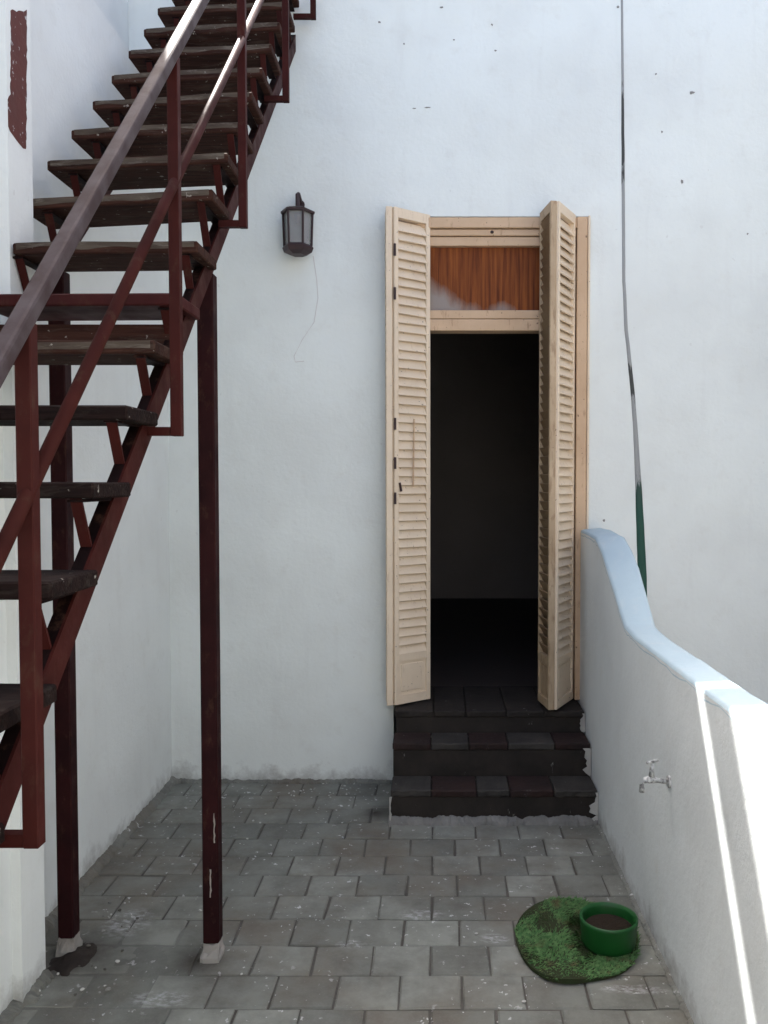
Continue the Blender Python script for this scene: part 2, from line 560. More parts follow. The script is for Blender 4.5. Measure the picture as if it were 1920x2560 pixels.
# room behind the door
IY0, IY1 = YW + .322, 8.4
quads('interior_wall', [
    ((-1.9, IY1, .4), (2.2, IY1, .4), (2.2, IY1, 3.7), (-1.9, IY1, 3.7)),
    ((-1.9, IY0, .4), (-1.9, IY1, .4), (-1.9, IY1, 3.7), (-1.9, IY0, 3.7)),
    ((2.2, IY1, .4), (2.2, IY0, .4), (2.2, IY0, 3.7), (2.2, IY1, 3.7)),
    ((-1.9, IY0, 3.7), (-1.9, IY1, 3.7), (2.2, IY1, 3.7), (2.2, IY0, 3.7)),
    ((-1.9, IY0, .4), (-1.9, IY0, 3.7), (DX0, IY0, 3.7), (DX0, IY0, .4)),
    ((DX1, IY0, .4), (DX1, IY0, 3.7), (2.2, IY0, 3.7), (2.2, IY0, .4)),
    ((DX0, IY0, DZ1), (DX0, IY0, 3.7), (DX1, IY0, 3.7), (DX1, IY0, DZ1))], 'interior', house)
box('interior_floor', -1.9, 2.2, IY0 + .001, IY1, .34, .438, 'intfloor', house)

# door frame
fr = bpy.data.objects.new('door_frame', None)
COL.objects.link(fr)
fr.parent = house
fr.matrix_parent_inverse = Matrix.Translation(house.location).inverted()
def fpart(name, *a, mat='cream_frame', bevel=.003):
    o = box(name, *a, mat, None, bevel)
    o.parent = fr
    return o
FY = YW - .014
fpart('jamb', .728, .783, FY, YW + .10, .445, 2.985)
fpart('jamb', -.233, -.180, FY + .02, YW + .10, .445, 2.985)
fpart('stop_bead', .700, .7265, FY + .03, YW + .085, .445, 2.84)
fpart('head', -.1795, .7275, FY + .006, YW + .10, 2.930, 2.984)
fpart('head_moulding', -.1795, .7275, FY + .020, YW + .095, 2.893, 2.926)
fpart('head_moulding', -.1795, .6995, FY + .028, YW + .095, 2.842, 2.889)
fpart('transom_rail', -.1795, .6995, FY + .022, YW + .095, 2.462, 2.506)
fpart('transom_rail', -.1795, .6995, FY + .016, YW + .095, 2.398, 2.458)
fpart('transom_panel', -.1795, .6995, YW + .045, YW + .060, 2.507, 2.841, mat='transom', bevel=0)
fpart('jamb_moulding', .7845, .796, FY - .006, YW - .001, .50, 2.99, mat='cream')
bm = bmesh.new(); bmesh.ops.create_icosphere(bm, subdivisions=1, radius=.011, matrix=Matrix.Translation((.285, FY + .022, 2.911)))
o = mesh_obj('knob', bm, 'iron'); o.parent = fr

# louvred shutter leaves
def slat_mesh(L):
    bm = bmesh.new()
    add_box(bm, 0, L, -.0310, .0310, -.0033, .0033)
    bmesh.ops.rotate(bm, verts=bm.verts[:], cent=(0, 0, 0), matrix=Matrix.Rotation(R(64), 3, 'X'))
    me = bpy.data.meshes.new('slat')
    bm.to_mesh(me); bm.free()
    return me
def leaf(p, q, mat, label, flip=False, slatmat=None, stile=.026, hinges=()):
    """p,q: plan points of the leaf's two vertical edges"""
    p, q = Vector((p[0], p[1], 0)), Vector((q[0], q[1], 0))
    L = (q - p).length
    ang = math.atan2((q - p).y, (q - p).x)
    z0, z1 = .449, 2.998
    T = .016
    bm = bmesh.new()
    add_box(bm, 0, stile, -T, T, z0, z1, .002)
    add_box(bm, L - stile, L, -T, T, z0, z1, .002)
    add_box(bm, stile, L - stile, -T + .001, T - .001, z1 - .05, z1 - .001)
    add_box(bm, stile, L - stile, -T + .001, T - .001, z0 + .001, z0 + .045)
    add_box(bm, stile, L - stile, -T + .001, T - .001, z0 + .225, z0 + .262)
    add_box(bm, stile, L - stile, -.006, .006, z0 + .045, z0 + .225)
    add_box(bm, stile + .018, L - stile - .018, -.010, .010, z0 + .063, z0 + .207, .003)
    o = mesh_obj('shutter_leaf', bm, mat)
    o.location = (p.x, p.y, 0)
    o.rotation_euler = (0, 0, ang)
    o.parent = house
    o.matrix_parent_inverse = Matrix.Translation(house.location).inverted()
    o['label'] = label
    me = slat_mesh(L - 2 * stile)
    me.materials.append(M[slatmat or mat])
    z = z0 + .262 + .026
    rnd = random.Random(int(L * 1000))
    while z < z1 - .06:
        s = bpy.data.objects.new('slat', me)
        s.location = (stile, 0, z)
        s.rotation_euler = (rnd.uniform(-.04, .04), rnd.uniform(-.012, .012), 0)
        if flip:
            s.location = (L - stile, 0, z)
            s.rotation_euler = (rnd.uniform(-.04, .04), rnd.uniform(-.012, .012), math.pi)
        s.parent = o
        COL.objects.link(s)
        z += .0462
    for hz in hinges:
        bm = bmesh.new()
        add_tube(bm, [(0.0, -T - .004, hz - .03), (0.0, -T - .004, hz + .03)], .0065, 8)
        h = mesh_obj('hinge', bm, 'iron'); h.parent = o
    return o
l2 = leaf((-.229, 4.315), (-.047, 4.452), 'cream', 'cream louvred shutter leaf folded back on the left of the doorway', hinges=(2.78, 2.56, 1.90, 1.70, 1.52))
l1 = leaf((-.258, 4.418), (-.246, 4.300), 'cream', 'narrow edge-on leaf against the wall left of the doorway', stile=.018)
r1 = leaf((.590, 4.226), (.708, 4.446), 'cream', 'cream louvred leaf hinged to the right jamb', hinges=(), stile=.020)
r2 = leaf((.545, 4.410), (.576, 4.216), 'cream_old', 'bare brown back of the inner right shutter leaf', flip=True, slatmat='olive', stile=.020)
for k, lf in enumerate((l2,)):
    bm = bmesh.new()
    add_bar(bm, (.118, -.022, 1.93), (.112, -.022, 1.58), .006, .005, (0, 1, 0))
    o = mesh_obj('tilt_rod', bm, 'cream_frame'); o.parent = lf
    bm = bmesh.new()
    add_bar(bm, (.028, -.020, 1.600), (.038, -.020, 1.555), .010, .006, (0, 1, 0))
    o = mesh_obj('latch', bm, 'iron'); o.parent = lf

# chips and scars of the plaster
def blob(name, c, nrm, rx, rz, mat, parent, seed, n=14, t=.0025):
    rnd = random.Random(seed)
    c, nrm = Vector(c), Vector(nrm)
    s = nrm.cross(Vector((0, 0, 1))).normalized()
    pts = []
    for k in range(n):
        a = 2 * math.pi * k / n
        rr = rnd.uniform(.55, 1.25)
        pts.append(c + s * math.cos(a) * rx * rr + Vector((0, 0, 1)) * math.sin(a) * rz * rr)
    bm = bmesh.new()
    add_prism(bm, pts, nrm * t)
    return mesh_obj(name, bm, mat, parent)
for i, (x, z, a, b) in enumerate(((1.322, 3.625, .020, .009), (1.275, 3.168, .011, .013), (1.134, 3.721, .006, .006), (.282, 3.972, .007, .007), (.085, 3.895, .006, .005),
                                  (-.174, 3.874, .006, .006), (.934, 4.062, .008, .008), (1.168, 3.425, .006, .007), (-.30, 3.985, .010, .006), (.02, 4.06, .012, .006),
                                  (-.05, 3.55, .022, .004), (-.12, 3.545, .014, .003), (.88, 1.40, .010, .008), (.30, 3.84, .008, .006), (1.62, 2.9, .007, .006))):
    blob('plaster_chip', (x, YW - .0005, z), (0, -1, 0), a * .75, b * .75, 'chip', house, 100 + i)
def crack(name, pts, w, mat, parent):
    bm = bmesh.new()
    add_tube(bm, pts, w, 5)
    return mesh_obj(name, bm, mat, parent)
crack('plaster_crack', [(-.651, YW, 2.785), (-.633, YW, 2.661), (-.627, YW, 2.567), (-.648, YW, 2.442), (-.712, YW, 2.348), (-.754, YW, 2.265), (-.748, YW, 2.234), (-.702, YW, 2.238)], .0022, 'crack', house)
lumpy_strip('mortar_fillet', [(XL + .01, YW), (-.23, YW)], 0.018, .026, 'cement', house, 5, (0, -1, 0), 200, .8)
# panel and posts added above the picture to cut the sun into a streak
gx0, gx1, gy = -1.9, -.2, 4.75
for gx in (gx0, gx1):
    box('sun_block_post', gx - .02, gx + .02, gy + .022, gy + .06, HZ - .01, 5.295, 'red', house)
box('sun_block_panel', gx0 - .02, gx1 + .02, gy - .01, gy + .02, 4.972, 5.305, 'red', house)

# ------------------------------------------------------------------ side wall with pier, wall behind it
sw = empty('courtyard_wall', (XL, 3.0, 0), 'white plastered side wall behind the metal staircase, with a brown scar', 'wall')
PX, PY0, PY1 = -1.268, 2.515, 2.665
SH = 3.59
plan = [(-1.298, -2.4), (-1.298, PY0), (PX, PY0), (PX, PY1), (XL, PY1), (XL, YW + .0)]
rects = []
for a, b in zip(plan, plan[1:]):
    rects.append(((a[0], a[1], -.05), (b[0], b[1], -.05), (b[0], b[1], SH), (a[0], a[1], SH)))
XB = -1.60
for a, b in zip(plan, plan[1:]):
    if abs(a[1] - b[1]) > 1e-4:
        rects.append(((a[0], a[1], SH), (b[0], b[1], SH), (XB, b[1], SH), (XB, a[1], SH)))
quads('wall_face', rects, 'wall_left', sw)
pts = [(2.544, 3.001), (2.590, 3.025), (2.643, 3.055), (2.640, 2.95), (2.633, 2.80), (2.628, 2.70), (2.623, 2.623), (2.590, 2.626), (2.564, 2.632), (2.530, 2.640), (2.508, 2.660), (2.502, 2.690), (2.512, 2.730), (2.535, 2.755), (2.540, 2.85)]
bm = bmesh.new()
jp = []
jr = random.Random(9)
for (ya, za), (yb, zb) in zip(pts, pts[1:] + pts[:1]):
    n = max(1, int(math.hypot(yb - ya, zb - za) / .012))
    for k in range(n):
        t = k / n
        jp.append((min(PY1 - .004, max(PY0 + .003, ya + (yb - ya) * t + jr.uniform(-.003, .003))), za + (zb - za) * t + jr.uniform(-.003, .003)))
add_prism(bm, [(PX - .001, y, z) for y, z in jp], (.0025, 0, 0))
o = mesh_obj('bare_patch', bm, 'brownpatch', sw)
o['label'] = 'red-brown strip where the white coat has come off'
lumpy_strip('mortar_fillet', [(XL, PY1), (XL, YW)], 0.030, .036, 'cement', sw, 11, (1, 0, 0), 200, .8)
lumpy_strip('mortar_fillet', [(-1.298, 2.0), (-1.29, PY0), (PX, PY0 + .01), (PX, PY1)], 0.028, .032, 'cement', sw, 12, (1, 0, 0), 120, .8)

bm = bmesh.new()
add_prism(bm, [(-1.602, -2.4, -.05), (-1.602, YW - .003, -.05), (-1.602, YW - .003, 5.55), (-1.602, 2.35, 5.55), (-1.602, 2.35, 3.585), (-1.602, -2.4, 3.585)], (-.26, 0, 0))  # unseen upper step is extra height, added to keep sun off the handrail
tw = mesh_obj('neighbour_wall', bm, 'wall_left')
tag(tw, 'taller white wall rising behind the side wall at top left', 'wall')

# ------------------------------------------------------------------ parapet
par = empty('parapet_wall', (XP, 3.0, 0), 'low white parapet wall with a swept-up pale blue top, right of the steps', 'wall')
inner = [(-2.4, 1.015), (2.0, 1.020), (3.20, 1.012), (3.37, 1.025), (3.47, 1.075), (3.564, 1.135), (3.70, 1.205), (3.86, 1.290), (4.024, 1.344), (4.20, 1.352), (4.438, 1.352)]
outer = [(-2.4, 1.015), (2.0, 1.025), (3.18, 1.015), (3.34, 1.030), (3.43, 1.095), (3.52, 1.160), (3.62, 1.235), (3.76, 1.300), (3.90, 1.348), (4.20, 1.362), (4.438, 1.362)]
XO = .872
bm = bmesh.new()
def subdiv(pr, n=6):
    out = []
    for (y0, z0), (y1, z1) in zip(pr, pr[1:]):
        for k in range(n):
            t = k / n
            out.append((y0 + (y1 - y0) * t, z0 + (z1 - z0) * t))
    out.append(pr[-1])
    return out
inn, out = subdiv(inner, 16), subdiv(outer, 16)
def wob(y, k):
    return noise.noise(Vector((y * 2.3, k, 0))) * .008 + noise.noise(Vector((y * 9, k, 4))) * .004
RI = .014   # rounded arris
vi = [(bm.verts.new((XP, y, -.05)), bm.verts.new((XP, y, z - RI + wob(y, 1)))) for y, z in inn]
vo = [(bm.verts.new((XO, y, -.05)), bm.verts.new((XO, y, z - RI + wob(y, 3)))) for y, z in out]
for a, b in zip(vi, vi[1:]):
    bm.faces.new((a[0], b[0], b[1], a[1]))
for a, b in zip(vo, vo[1:]):
    bm.faces.new((b[0], a[0], a[1], b[1]))
bmesh.ops.recalc_face_normals(bm, faces=bm.faces[:])
mesh_obj('wall_body', bm, 'parapet', par)
bm = bmesh.new()
rows = []
for (yi, zi), (yo, zo) in zip(inn, out):
    rows.append([bm.verts.new((XP - .0004, yi, zi - RI + wob(yi, 1) + min(-.005, -.013 + .016 * noise.noise(Vector((yi * 7, 2, 1))) + .006 * noise.noise(Vector((yi * 29, 5, 1)))))), bm.verts.new((XP + .002, yi, zi - .005 + wob(yi, 1))), bm.verts.new((XP + RI, yi, zi + wob(yi, 2))),
                 bm.verts.new((XO - RI, yo, zo + wob(yo, 3))), bm.verts.new((XO - .002, yo, zo - .005 + wob(yo, 3))), bm.verts.new((XO + .0015, yo, zo - RI - .012 + wob(yo, 3)))])
for a, b in zip(rows, rows[1:]):
    for k in range(5):
        bm.faces.new((a[k], a[k + 1], b[k + 1], b[k]))
bmesh.ops.recalc_face_normals(bm, faces=bm.faces[:])
o = mesh_obj('coping', bm, 'coping', par, True)
o['label'] = 'pale blue top of the parapet'
lumpy_strip('mortar_fillet', [(XP, 2.0), (XP, 3.86)], 0.012, .018, 'cement', par, 21, (-1, 0, 0), 200, .9)

# small tap on the parapet, limewashed over
tp = empty('wall_tap', (XP, 2.70, .63), 'small whitewashed water tap on the parapet face', 'tap')
bm = bmesh.new()
add_tube(bm, [(XP + .004, 2.70, .628), (XP - .006, 2.70, .628)], .020, 14)
mesh_obj('flange', bm, 'tapmetal', tp, True)
bm = bmesh.new()
add_tube(bm, [(XP - .004, 2.70, .628), (XP - .040, 2.70, .632), (XP - .062, 2.70, .636), (XP - .080, 2.70, .632), (XP - .090, 2.70, .616), (XP - .091, 2.70, .594)], [.008, .008, .013, .010, .009, .0095], 12)
mesh_obj('spout', bm, 'tapmetal', tp, True)
bm = bmesh.new()
add_tube(bm, [(XP - .060, 2.70, .640), (XP - .057, 2.70, .690)], [.010, .006], 10)
mesh_obj('stem', bm, 'tapmetal', tp, True)
bm = bmesh.new()
add_tube(bm, [(XP - .078, 2.685, .695), (XP - .036, 2.715, .693)], .005, 8)
mesh_obj('handle', bm, 'tapmetal', tp, True)

# ------------------------------------------------------------------ entrance steps
st = empty('entrance_steps', (.27, 4.1, 0), 'three dark worn steps with grey and red tiled edges under the doorway', 'steps')
SX0, SX1 = -.222, .750
lev = [(3.886, .163), (4.072, .326), (4.245, .440)]
for i, (yf, zt) in enumerate(lev):
    yb = YW + .33 if i == 2 else lev[i + 1][0] + .03
    z0 = -.01 if i == 0 else lev[i - 1][1] - .02
    x1 = SX1
    s = box('step', SX0 + .004 * i, x1 - .002 * i, yf + .008, yb, z0, zt - .034, 'step', st, .006)
    n = 5
    rnd = random.Random(40 + i)
    yb2 = yb - .001 if i == 2 else lev[i + 1][0] + .006
    cuts = [SX0] + [SX0 + (SX1 - SX0) * (k + rnd.uniform(-.12, .12)) / n for k in range(1, n)] + [x1]
    for k in range(n):
        bm = bmesh.new()
        add_box(bm, cuts[k] + .0015, cuts[k + 1] - .0015, yf + rnd.uniform(-.004, .003), yb2, zt - .0335, zt + rnd.uniform(-.003, 0), .005)
        bmesh.ops.subdivide_edges(bm, edges=[e for e in bm.edges if abs(e.verts[0].co.x - e.verts[1].co.x) > .08], cuts=7)
        for v in bm.verts:
            if v.co.y < yf + .02:
                v.co.y += .005 * noise.noise(Vector((v.co.x * 31, v.co.z * 40, i)))
                v.co.z += .004 * noise.noise(Vector((v.co.x * 27, 7, i))) - .002
        mt = ('tile_grey', 'tile_red')[(k + (i == 1)) % 2] if i < 2 else 'step'
        t = mesh_obj('tile', bm, mt)
        t.parent = s
lumpy_strip('mortar_strip', [(SX0 - .01, 3.893), (SX1, 3.893)], .036, .026, 'mortar', st, 31, (0, -1, 0), 90, .9)
# ragged whitewash lapping over both ends of the risers
def ragged(x, yf, z0, z1, w, side, seed):
    rnd = random.Random(seed)
    pts = [(x, yf, z0), ]
    n = 9
    jag = []
    for k in range(n + 1):
        zz = z0 + (z1 - z0) * k / n
        jag.append((x + side * w * rnd.uniform(.15, 1.0), yf, zz))
    bm = bmesh.new()
    add_prism(bm, [(x, yf, z0)] + jag + [(x, yf, z1)], (0, .006, 0))
    return mesh_obj('whitewash_lap', bm, 'plaster_crumb', st)
for i, (yf, za, zb) in enumerate(((3.886, .012, .150), (4.072, .165, .300), (4.245, .330, .425))):
    ragged(SX1 + .002, yf - .007, za, zb, .042, -1, 71 + i)
ragged(SX0 - .004, 3.879, .005, .130, .012, 1, 80)

# ------------------------------------------------------------------ metal staircase
stair = empty('metal_staircase', (-1.0, 2.78, 0), 'open red steel staircase with worn wooden treads rising to the roof', 'staircase')
XS = -.735
def s_low(y):
    return 1.167 + .932 * (y - 1.574)
SHGT = .086
def stringer(x_out, inward, y0, y1, nm):
    bm = bmesh.new()
    pts = [(y0, s_low(y0)), (y1, s_low(y1)), (y1, s_low(y1) + SHGT), (y0, s_low(y0) + SHGT)]
    add_prism(bm, [(x_out, y, z) for y, z in pts], (inward * .006, 0, 0))
    bm2 = bmesh.new()
    # flanges
    add_prism(bm2, [(x_out + inward * .0062, y, z) for y, z in [(y0, s_low(y0) + SHGT - .009), (y1, s_low(y1) + SHGT - .009), (y1, s_low(y1) + SHGT - .001), (y0, s_low(y0) + SHGT - .001)]], (inward * .026, 0, 0))
    add_prism(bm2, [(x_out + inward * .0062, y, z) for y, z in [(y0, s_low(y0) + .001), (y1, s_low(y1) + .001), (y1, s_low(y1) + .009), (y0, s_low(y0) + .009)]], (inward * .026, 0, 0))
    o = mesh_obj('stringer', bm, 'red', stair)
    f = mesh_obj('flange', bm2, 'red_shaded')
    f.parent = o
    return o
stringer(XS, -1, .95, YW - .004, 'r')
stringer(-1.232, -1, 2.68, YW - .004, 'l')
tz = {-8: 1.04, -7: 1.227, -6: 1.415, -5: 1.60, -4: 1.78, -3: 1.957, -2: 2.118, -1: 2.31, 0: 2.505, 1: 2.697, 2: 2.885, 3: 3.077, 4: 3.268, 5: 3.463, 6: 3.66, 7: 3.86, 8: 4.052}
trnd = random.Random(17)
for k, z in tz.items():
    y = 2.714 + .1955 * k
    xl = -1.335 if k >= 0 else -1.262
    if y < 2.3:
        xl = -1.292
    xr_ = -.712
    dep = .216
    if y + dep > YW - .006:
        dep = YW - .006 - y
    th = .034
    bm = bmesh.new()
    vs0 = add_box(bm, xl, xr_, y, y + dep, z - th, z, .004)
    lift = .022 if k >= 0 else (.010 if k == -1 else 0)
    sk = -.020 if k >= 0 else 0
    rnd = random.Random(k + 50)
    ph = rnd.uniform(0, 6)
    for v in bm.verts:
        t = (v.co.x - xl) / (xr_ - xl)
        v.co.z += lift * t + .003 * math.sin(5 * t + ph)
        v.co.y += sk * t
    mt = 'tread_red' if k == -2 else ('tread' if k >= -3 else 'tread_dark')
    tr = mesh_obj('tread', bm, mt, stair)
    # bare worn strip along the nose
    if k >= -3 and k != -2:
        bm = bmesh.new()
        n = 22
        a_, b_ = [], []
        for i in range(n + 1):
            t = .02 + .96 * i / n
            xx = xl + (xr_ - xl) * t
            zz = z + lift * t + .003 * math.sin(5 * t + ph)
            h0 = .020 + .010 * noise.noise(Vector((xx * 9, k, 0)))
            a_.append(bm.verts.new((xx, y + sk * t - .0012, zz + .0012 - h0)))
            b_.append(bm.verts.new((xx, y + sk * t - .0012, zz - .001)))
        for i in range(n):
            bm.faces.new((a_[i], a_[i + 1], b_[i + 1], b_[i]))
        ret = bmesh.ops.extrude_face_region(bm, geom=bm.faces[:])
        bmesh.ops.translate(bm, verts=[v for v in ret['geom'] if isinstance(v, bmesh.types.BMVert)], vec=(0, .004, 0))
        bmesh.ops.recalc_face_normals(bm, faces=bm.faces[:])
        e = mesh_obj('worn_edge', bm, 'tread_edge'); e.parent = tr
    # support brackets on the stringers
    for bx, side in ((XS - .020, 0), (-1.252, 1)):
        if side and k < -1:
            continue
        p0 = (bx, y + .016 + (sk if not side else 0), z - th + .002 + (lift if not side else 0))
        yq = y + .072
        p1 = (bx, yq, s_low(yq) + SHGT - .022)
        br = bar('bracket', p0, p1, .024, .006, 'red', stair, (0, 1, 0))
        bm = bmesh.new()
        add_bar(bm, (bx, y + .012, z - th - .004 + (lift if not side else 0)), (bx, min(y + dep, YW - .01), z - th - .004 + (lift if not side else 0)), .032, .006)
        b2 = mesh_obj('bracket_angle', bm, 'red_shaded'); b2.parent = br
# upstand board behind one tread
box('upstand_board', -1.292, -.722, 2.378, 2.402, 1.960, 2.045, 'tread', stair, .003)
# support posts
for nm, x0, x1, y0, top in (('r', -.786, -.732, 2.760, 2.285), ('l', -1.286, -1.232, 2.790, 2.30)):
    ps = box('support_post', x0, x1, y0, y0 + .054, .055, top, 'post', stair, .004)
    bm = bmesh.new()
    rnd = random.Random(5 if nm == 'r' else 8)
    add_box(bm, x0 - .001, x1 + .001, y0 - .003, y0 + .057, -.01, .060, .006)
    bmesh.ops.subdivide_edges(bm, edges=bm.edges[:], cuts=2, use_grid_fill=True)
    for v in bm.verts:
        v.co += Vector((rnd.uniform(-.003, .003), rnd.uniform(-.003, .001), rnd.uniform(-.016, .008) if v.co.z > .03 else 0))
        if v.co.z < .02:
            v.co.x += rnd.uniform(.3, 1.) * (.006 if v.co.x > (x0 + x1) / 2 else -.006)
            v.co.y += -.012 if v.co.y < y0 + .02 else .01
    ft = mesh_obj('plaster_foot', bm, 'foot'); ft.parent = ps
    if nm == 'r':
        for za, zb, xo in ((.50, .40, .040), (.31, .215, .026)):
            jr = random.Random(int(za * 100))
            zs = [zb + (za - zb) * q / 8 for q in range(9)]
            bm = bmesh.new()
            add_prism(bm, [(x0 + xo + jr.uniform(-.0012, .0012), y0 - .0012, q) for q in zs] + [(x0 + xo + .0015 + jr.uniform(.0005, .0042), y0 - .0012, q) for q in zs[::-1]], (0, .003, 0))
            pc = mesh_obj('paint_chip', bm, 'foot'); pc.parent = ps
# guard rail of the stair
def xr(y):
    return -.672 + .0385 * (y - 1.396) / 3.024
hz = lambda y: 1.814 + (2.900 - 1.814) / (2.349 - 1.324) * (y - 1.324)
mz = lambda y: 1.511 + (3.332 - 1.511) / (3.104 - 1.304) * (y - 1.304)
for yp, zb in ((1.380, 1.005), (2.143, 1.728), (2.856, 2.466), (3.625, 3.225), (4.368, 3.972)):
    x = xr(yp)
    po = box('railing_post', x - .0135, x + .0135, yp - .0135, yp + .0135, zb - .010, hz(yp) - .012, 'red', stair, .002)
    f = box('foot_bar', XS + .0005, x - .0137, yp - .011, yp + .011, zb - .009, zb + .013, 'red'); f.parent = po
y0, y1 = .85, 4.38
bar('handrail', (xr(y0), y0, hz(y0)), (xr(y1), y1, hz(y1)), .030, .030, 'handrail', stair, (0, 0, 1), .006)
bm = bmesh.new()
add_tube(bm, [(xr(.85) + .002, .85, mz(.85)), (xr(4.38) + .002, 4.38, mz(4.38))], .0125, 12)
mesh_obj('middle_rail', bm, 'red', stair, True)

# ------------------------------------------------------------------ wall lantern
lan = empty('wall_lantern', (-.715, YW, 2.9), 'small dark iron lantern with glass panes on the white wall', 'lantern')
lc = Vector((-.715, 4.345, 0))
NS = 6
def hexpts(r, z, ph=0.):
    return [Vector((lc.x + r * math.cos(2 * math.pi * (k + ph) / NS), lc.y + r * math.sin(2 * math.pi * (k + ph) / NS), z)) for k in range(NS)]
ZT, ZB = 2.972, 2.800
bm = bmesh.new()
rings = [hexpts(.086, ZT), hexpts(.088, ZT + .012), hexpts(.060, ZT + .024), hexpts(.018, ZT + .034)]
rv = [[bm.verts.new(p) for p in q] for q in rings]
for a, b in zip(rv, rv[1:]):
    for k in range(NS):
        bm.faces.new((a[k], a[(k + 1) % NS], b[(k + 1) % NS], b[k]))
bm.faces.new(rv[-1]); bm.faces.new(rv[0][::-1])
mesh_obj('cap', bm, 'iron', lan)
bm = bmesh.new()
rings = [hexpts(.072, ZB + .012), hexpts(.080, ZB), hexpts(.072, ZB - .022), hexpts(.040, ZB - .036)]
rv = [[bm.verts.new(p) for p in q] for q in rings]
for a, b in zip(rv, rv[1:]):
    for k in range(NS):
        bm.faces.new((b[k], b[(k + 1) % NS], a[(k + 1) % NS], a[k]))
bm.faces.new(rv[0]); bm.faces.new(rv[-1][::-1])
mesh_obj('base', bm, 'iron', lan)
lo_, hi_ = hexpts(.070, ZB + .010), hexpts(.076, ZT + .002)
for k in range(NS):
    bm = bmesh.new()
    add_tube(bm, [lo_[k], hi_[k]], .0062, 6)
    mesh_obj('corner_bar', bm, 'iron', lan)
    bm = bmesh.new()
    j = (k + 1) % NS
    ins = .92
    def inn_(p):
        return Vector((lc.x + (p.x - lc.x) * ins, lc.y + (p.y - lc.y) * ins, p.z))
    add_prism(bm, [inn_(lo_[k]), inn_(lo_[j]), inn_(hi_[j]), inn_(hi_[k])], (Vector((lc.x, lc.y, 0)) - Vector(((lo_[k].x + lo_[j].x) / 2, (lo_[k].y + lo_[j].y) / 2, 0))).normalized() * .002)
    mesh_obj('pane', bm, 'glass', lan)
bm = bmesh.new()
add_tube(bm, [(lc.x, lc.y, ZT + .03), (lc.x, lc.y, 3.072), (lc.x, lc.y + .02, 3.080), (lc.x, YW + .002, 3.060)], .0115, 8)
mesh_obj('arm', bm, 'iron', lan)
bm = bmesh.new()
add_tube(bm, [(lc.x, lc.y, ZT - .005), (lc.x, lc.y, ZT - .055)], [.020, .014], 10)
mesh_obj('lamp_holder', bm, 'brownpatch', lan)
bm = bmesh.new()
add_tube(bm, [(lc.x, YW - .008, 3.050), (lc.x, YW + .003, 3.050)], .022, 14)
mesh_obj('wall_plate', bm, 'iron', lan)

# ------------------------------------------------------------------ pipe on the house wall
bm = bmesh.new()
pp = [(.953, 4.32), (.955, 4.087), (.961, 3.70), (.967, 3.273), (.971, 2.95), (.976, 2.656), (.990, 2.40), (1.018, 2.158), (1.040, 1.92), (1.053, 1.719), (1.070, 1.42), (1.085, 1.108), (1.10, .6), (1.11, -.05)]
rr = [.007, .007, .008, .010, .010, .010, .011, .012, .014, .017, .024, .028, .029, .029]
# resample with a little wobble
P2, R2 = [], []
for i in range(len(pp) - 1):
    for k in range(6):
        t = k / 6
        z = pp[i][1] + (pp[i + 1][1] - pp[i][1]) * t
        x = pp[i][0] + (pp[i + 1][0] - pp[i][0]) * t + .0018 * noise.noise(Vector((z * 8, 0, 3)))
        P2.append((x, YW + .45 * (rr[i] + (rr[i + 1] - rr[i]) * t), z)); R2.append(rr[i] + (rr[i + 1] - rr[i]) * t)
add_tube(bm, P2, R2, 10)
pipe = mesh_obj('drainpipe', bm, 'pipe', None, True)
tag(pipe, 'thin vertical pipe on the white wall, paint peeled to dark green low down', 'pipe')

# short black cable hanging by the handrail at the picture's edge
bm = bmesh.new()
add_tube(bm, [(-1.297, 2.30, 2.12), (-1.285, 2.36, 2.075), (-1.283, 2.43, 2.055), (-1.29, 2.505, 2.03)], .006, 6)
cb = mesh_obj('cable', bm, 'cable')
tag(cb, 'short black cable on the side wall near the handrail', 'cable')

# ------------------------------------------------------------------ turf mat and bowl
mat_c = Vector((.480, 2.885, 0))
def mat_r(a):
    return 1 + .055 * math.sin(2 * a + .8) + .035 * math.sin(3 * a + 2.1) + .02 * math.sin(5 * a)
MX, MY = .205, .275
mt = empty('turf_mat', (mat_c.x, mat_c.y, .004), 'ragged round mat of green artificial turf on the pavers', 'mat')
bm = bmesh.new()
n = 48
top, bot = [], []
for k in range(n):
    a = 2 * math.pi * k / n
    rr_ = mat_r(a)
    x, y = mat_c.x + MX * rr_ * math.cos(a), mat_c.y + MY * rr_ * math.sin(a)
    x = min(x, XP - .03)
    lift = .004 + .006 * max(0, math.sin(3 * a + 1))
    top.append(bm.verts.new((x, y, .010 + lift))); bot.append(bm.verts.new((x, y, .003)))
ct, cb_ = bm.verts.new((mat_c.x, mat_c.y, .011)), bm.verts.new((mat_c.x, mat_c.y, .002))
for k in range(n):
    j = (k + 1) % n
    bm.faces.new((ct, top[k], top[j])); bm.faces.new((cb_, bot[j], bot[k])); bm.faces.new((top[k], bot[k], bot[j], top[j]))
mesh_obj('backing', bm, 'turfback', mt)
bm = bmesh.new()
rnd = random.Random(91)
bc = Vector((.588, 2.838, 0)); BR = .098
cnt = 0
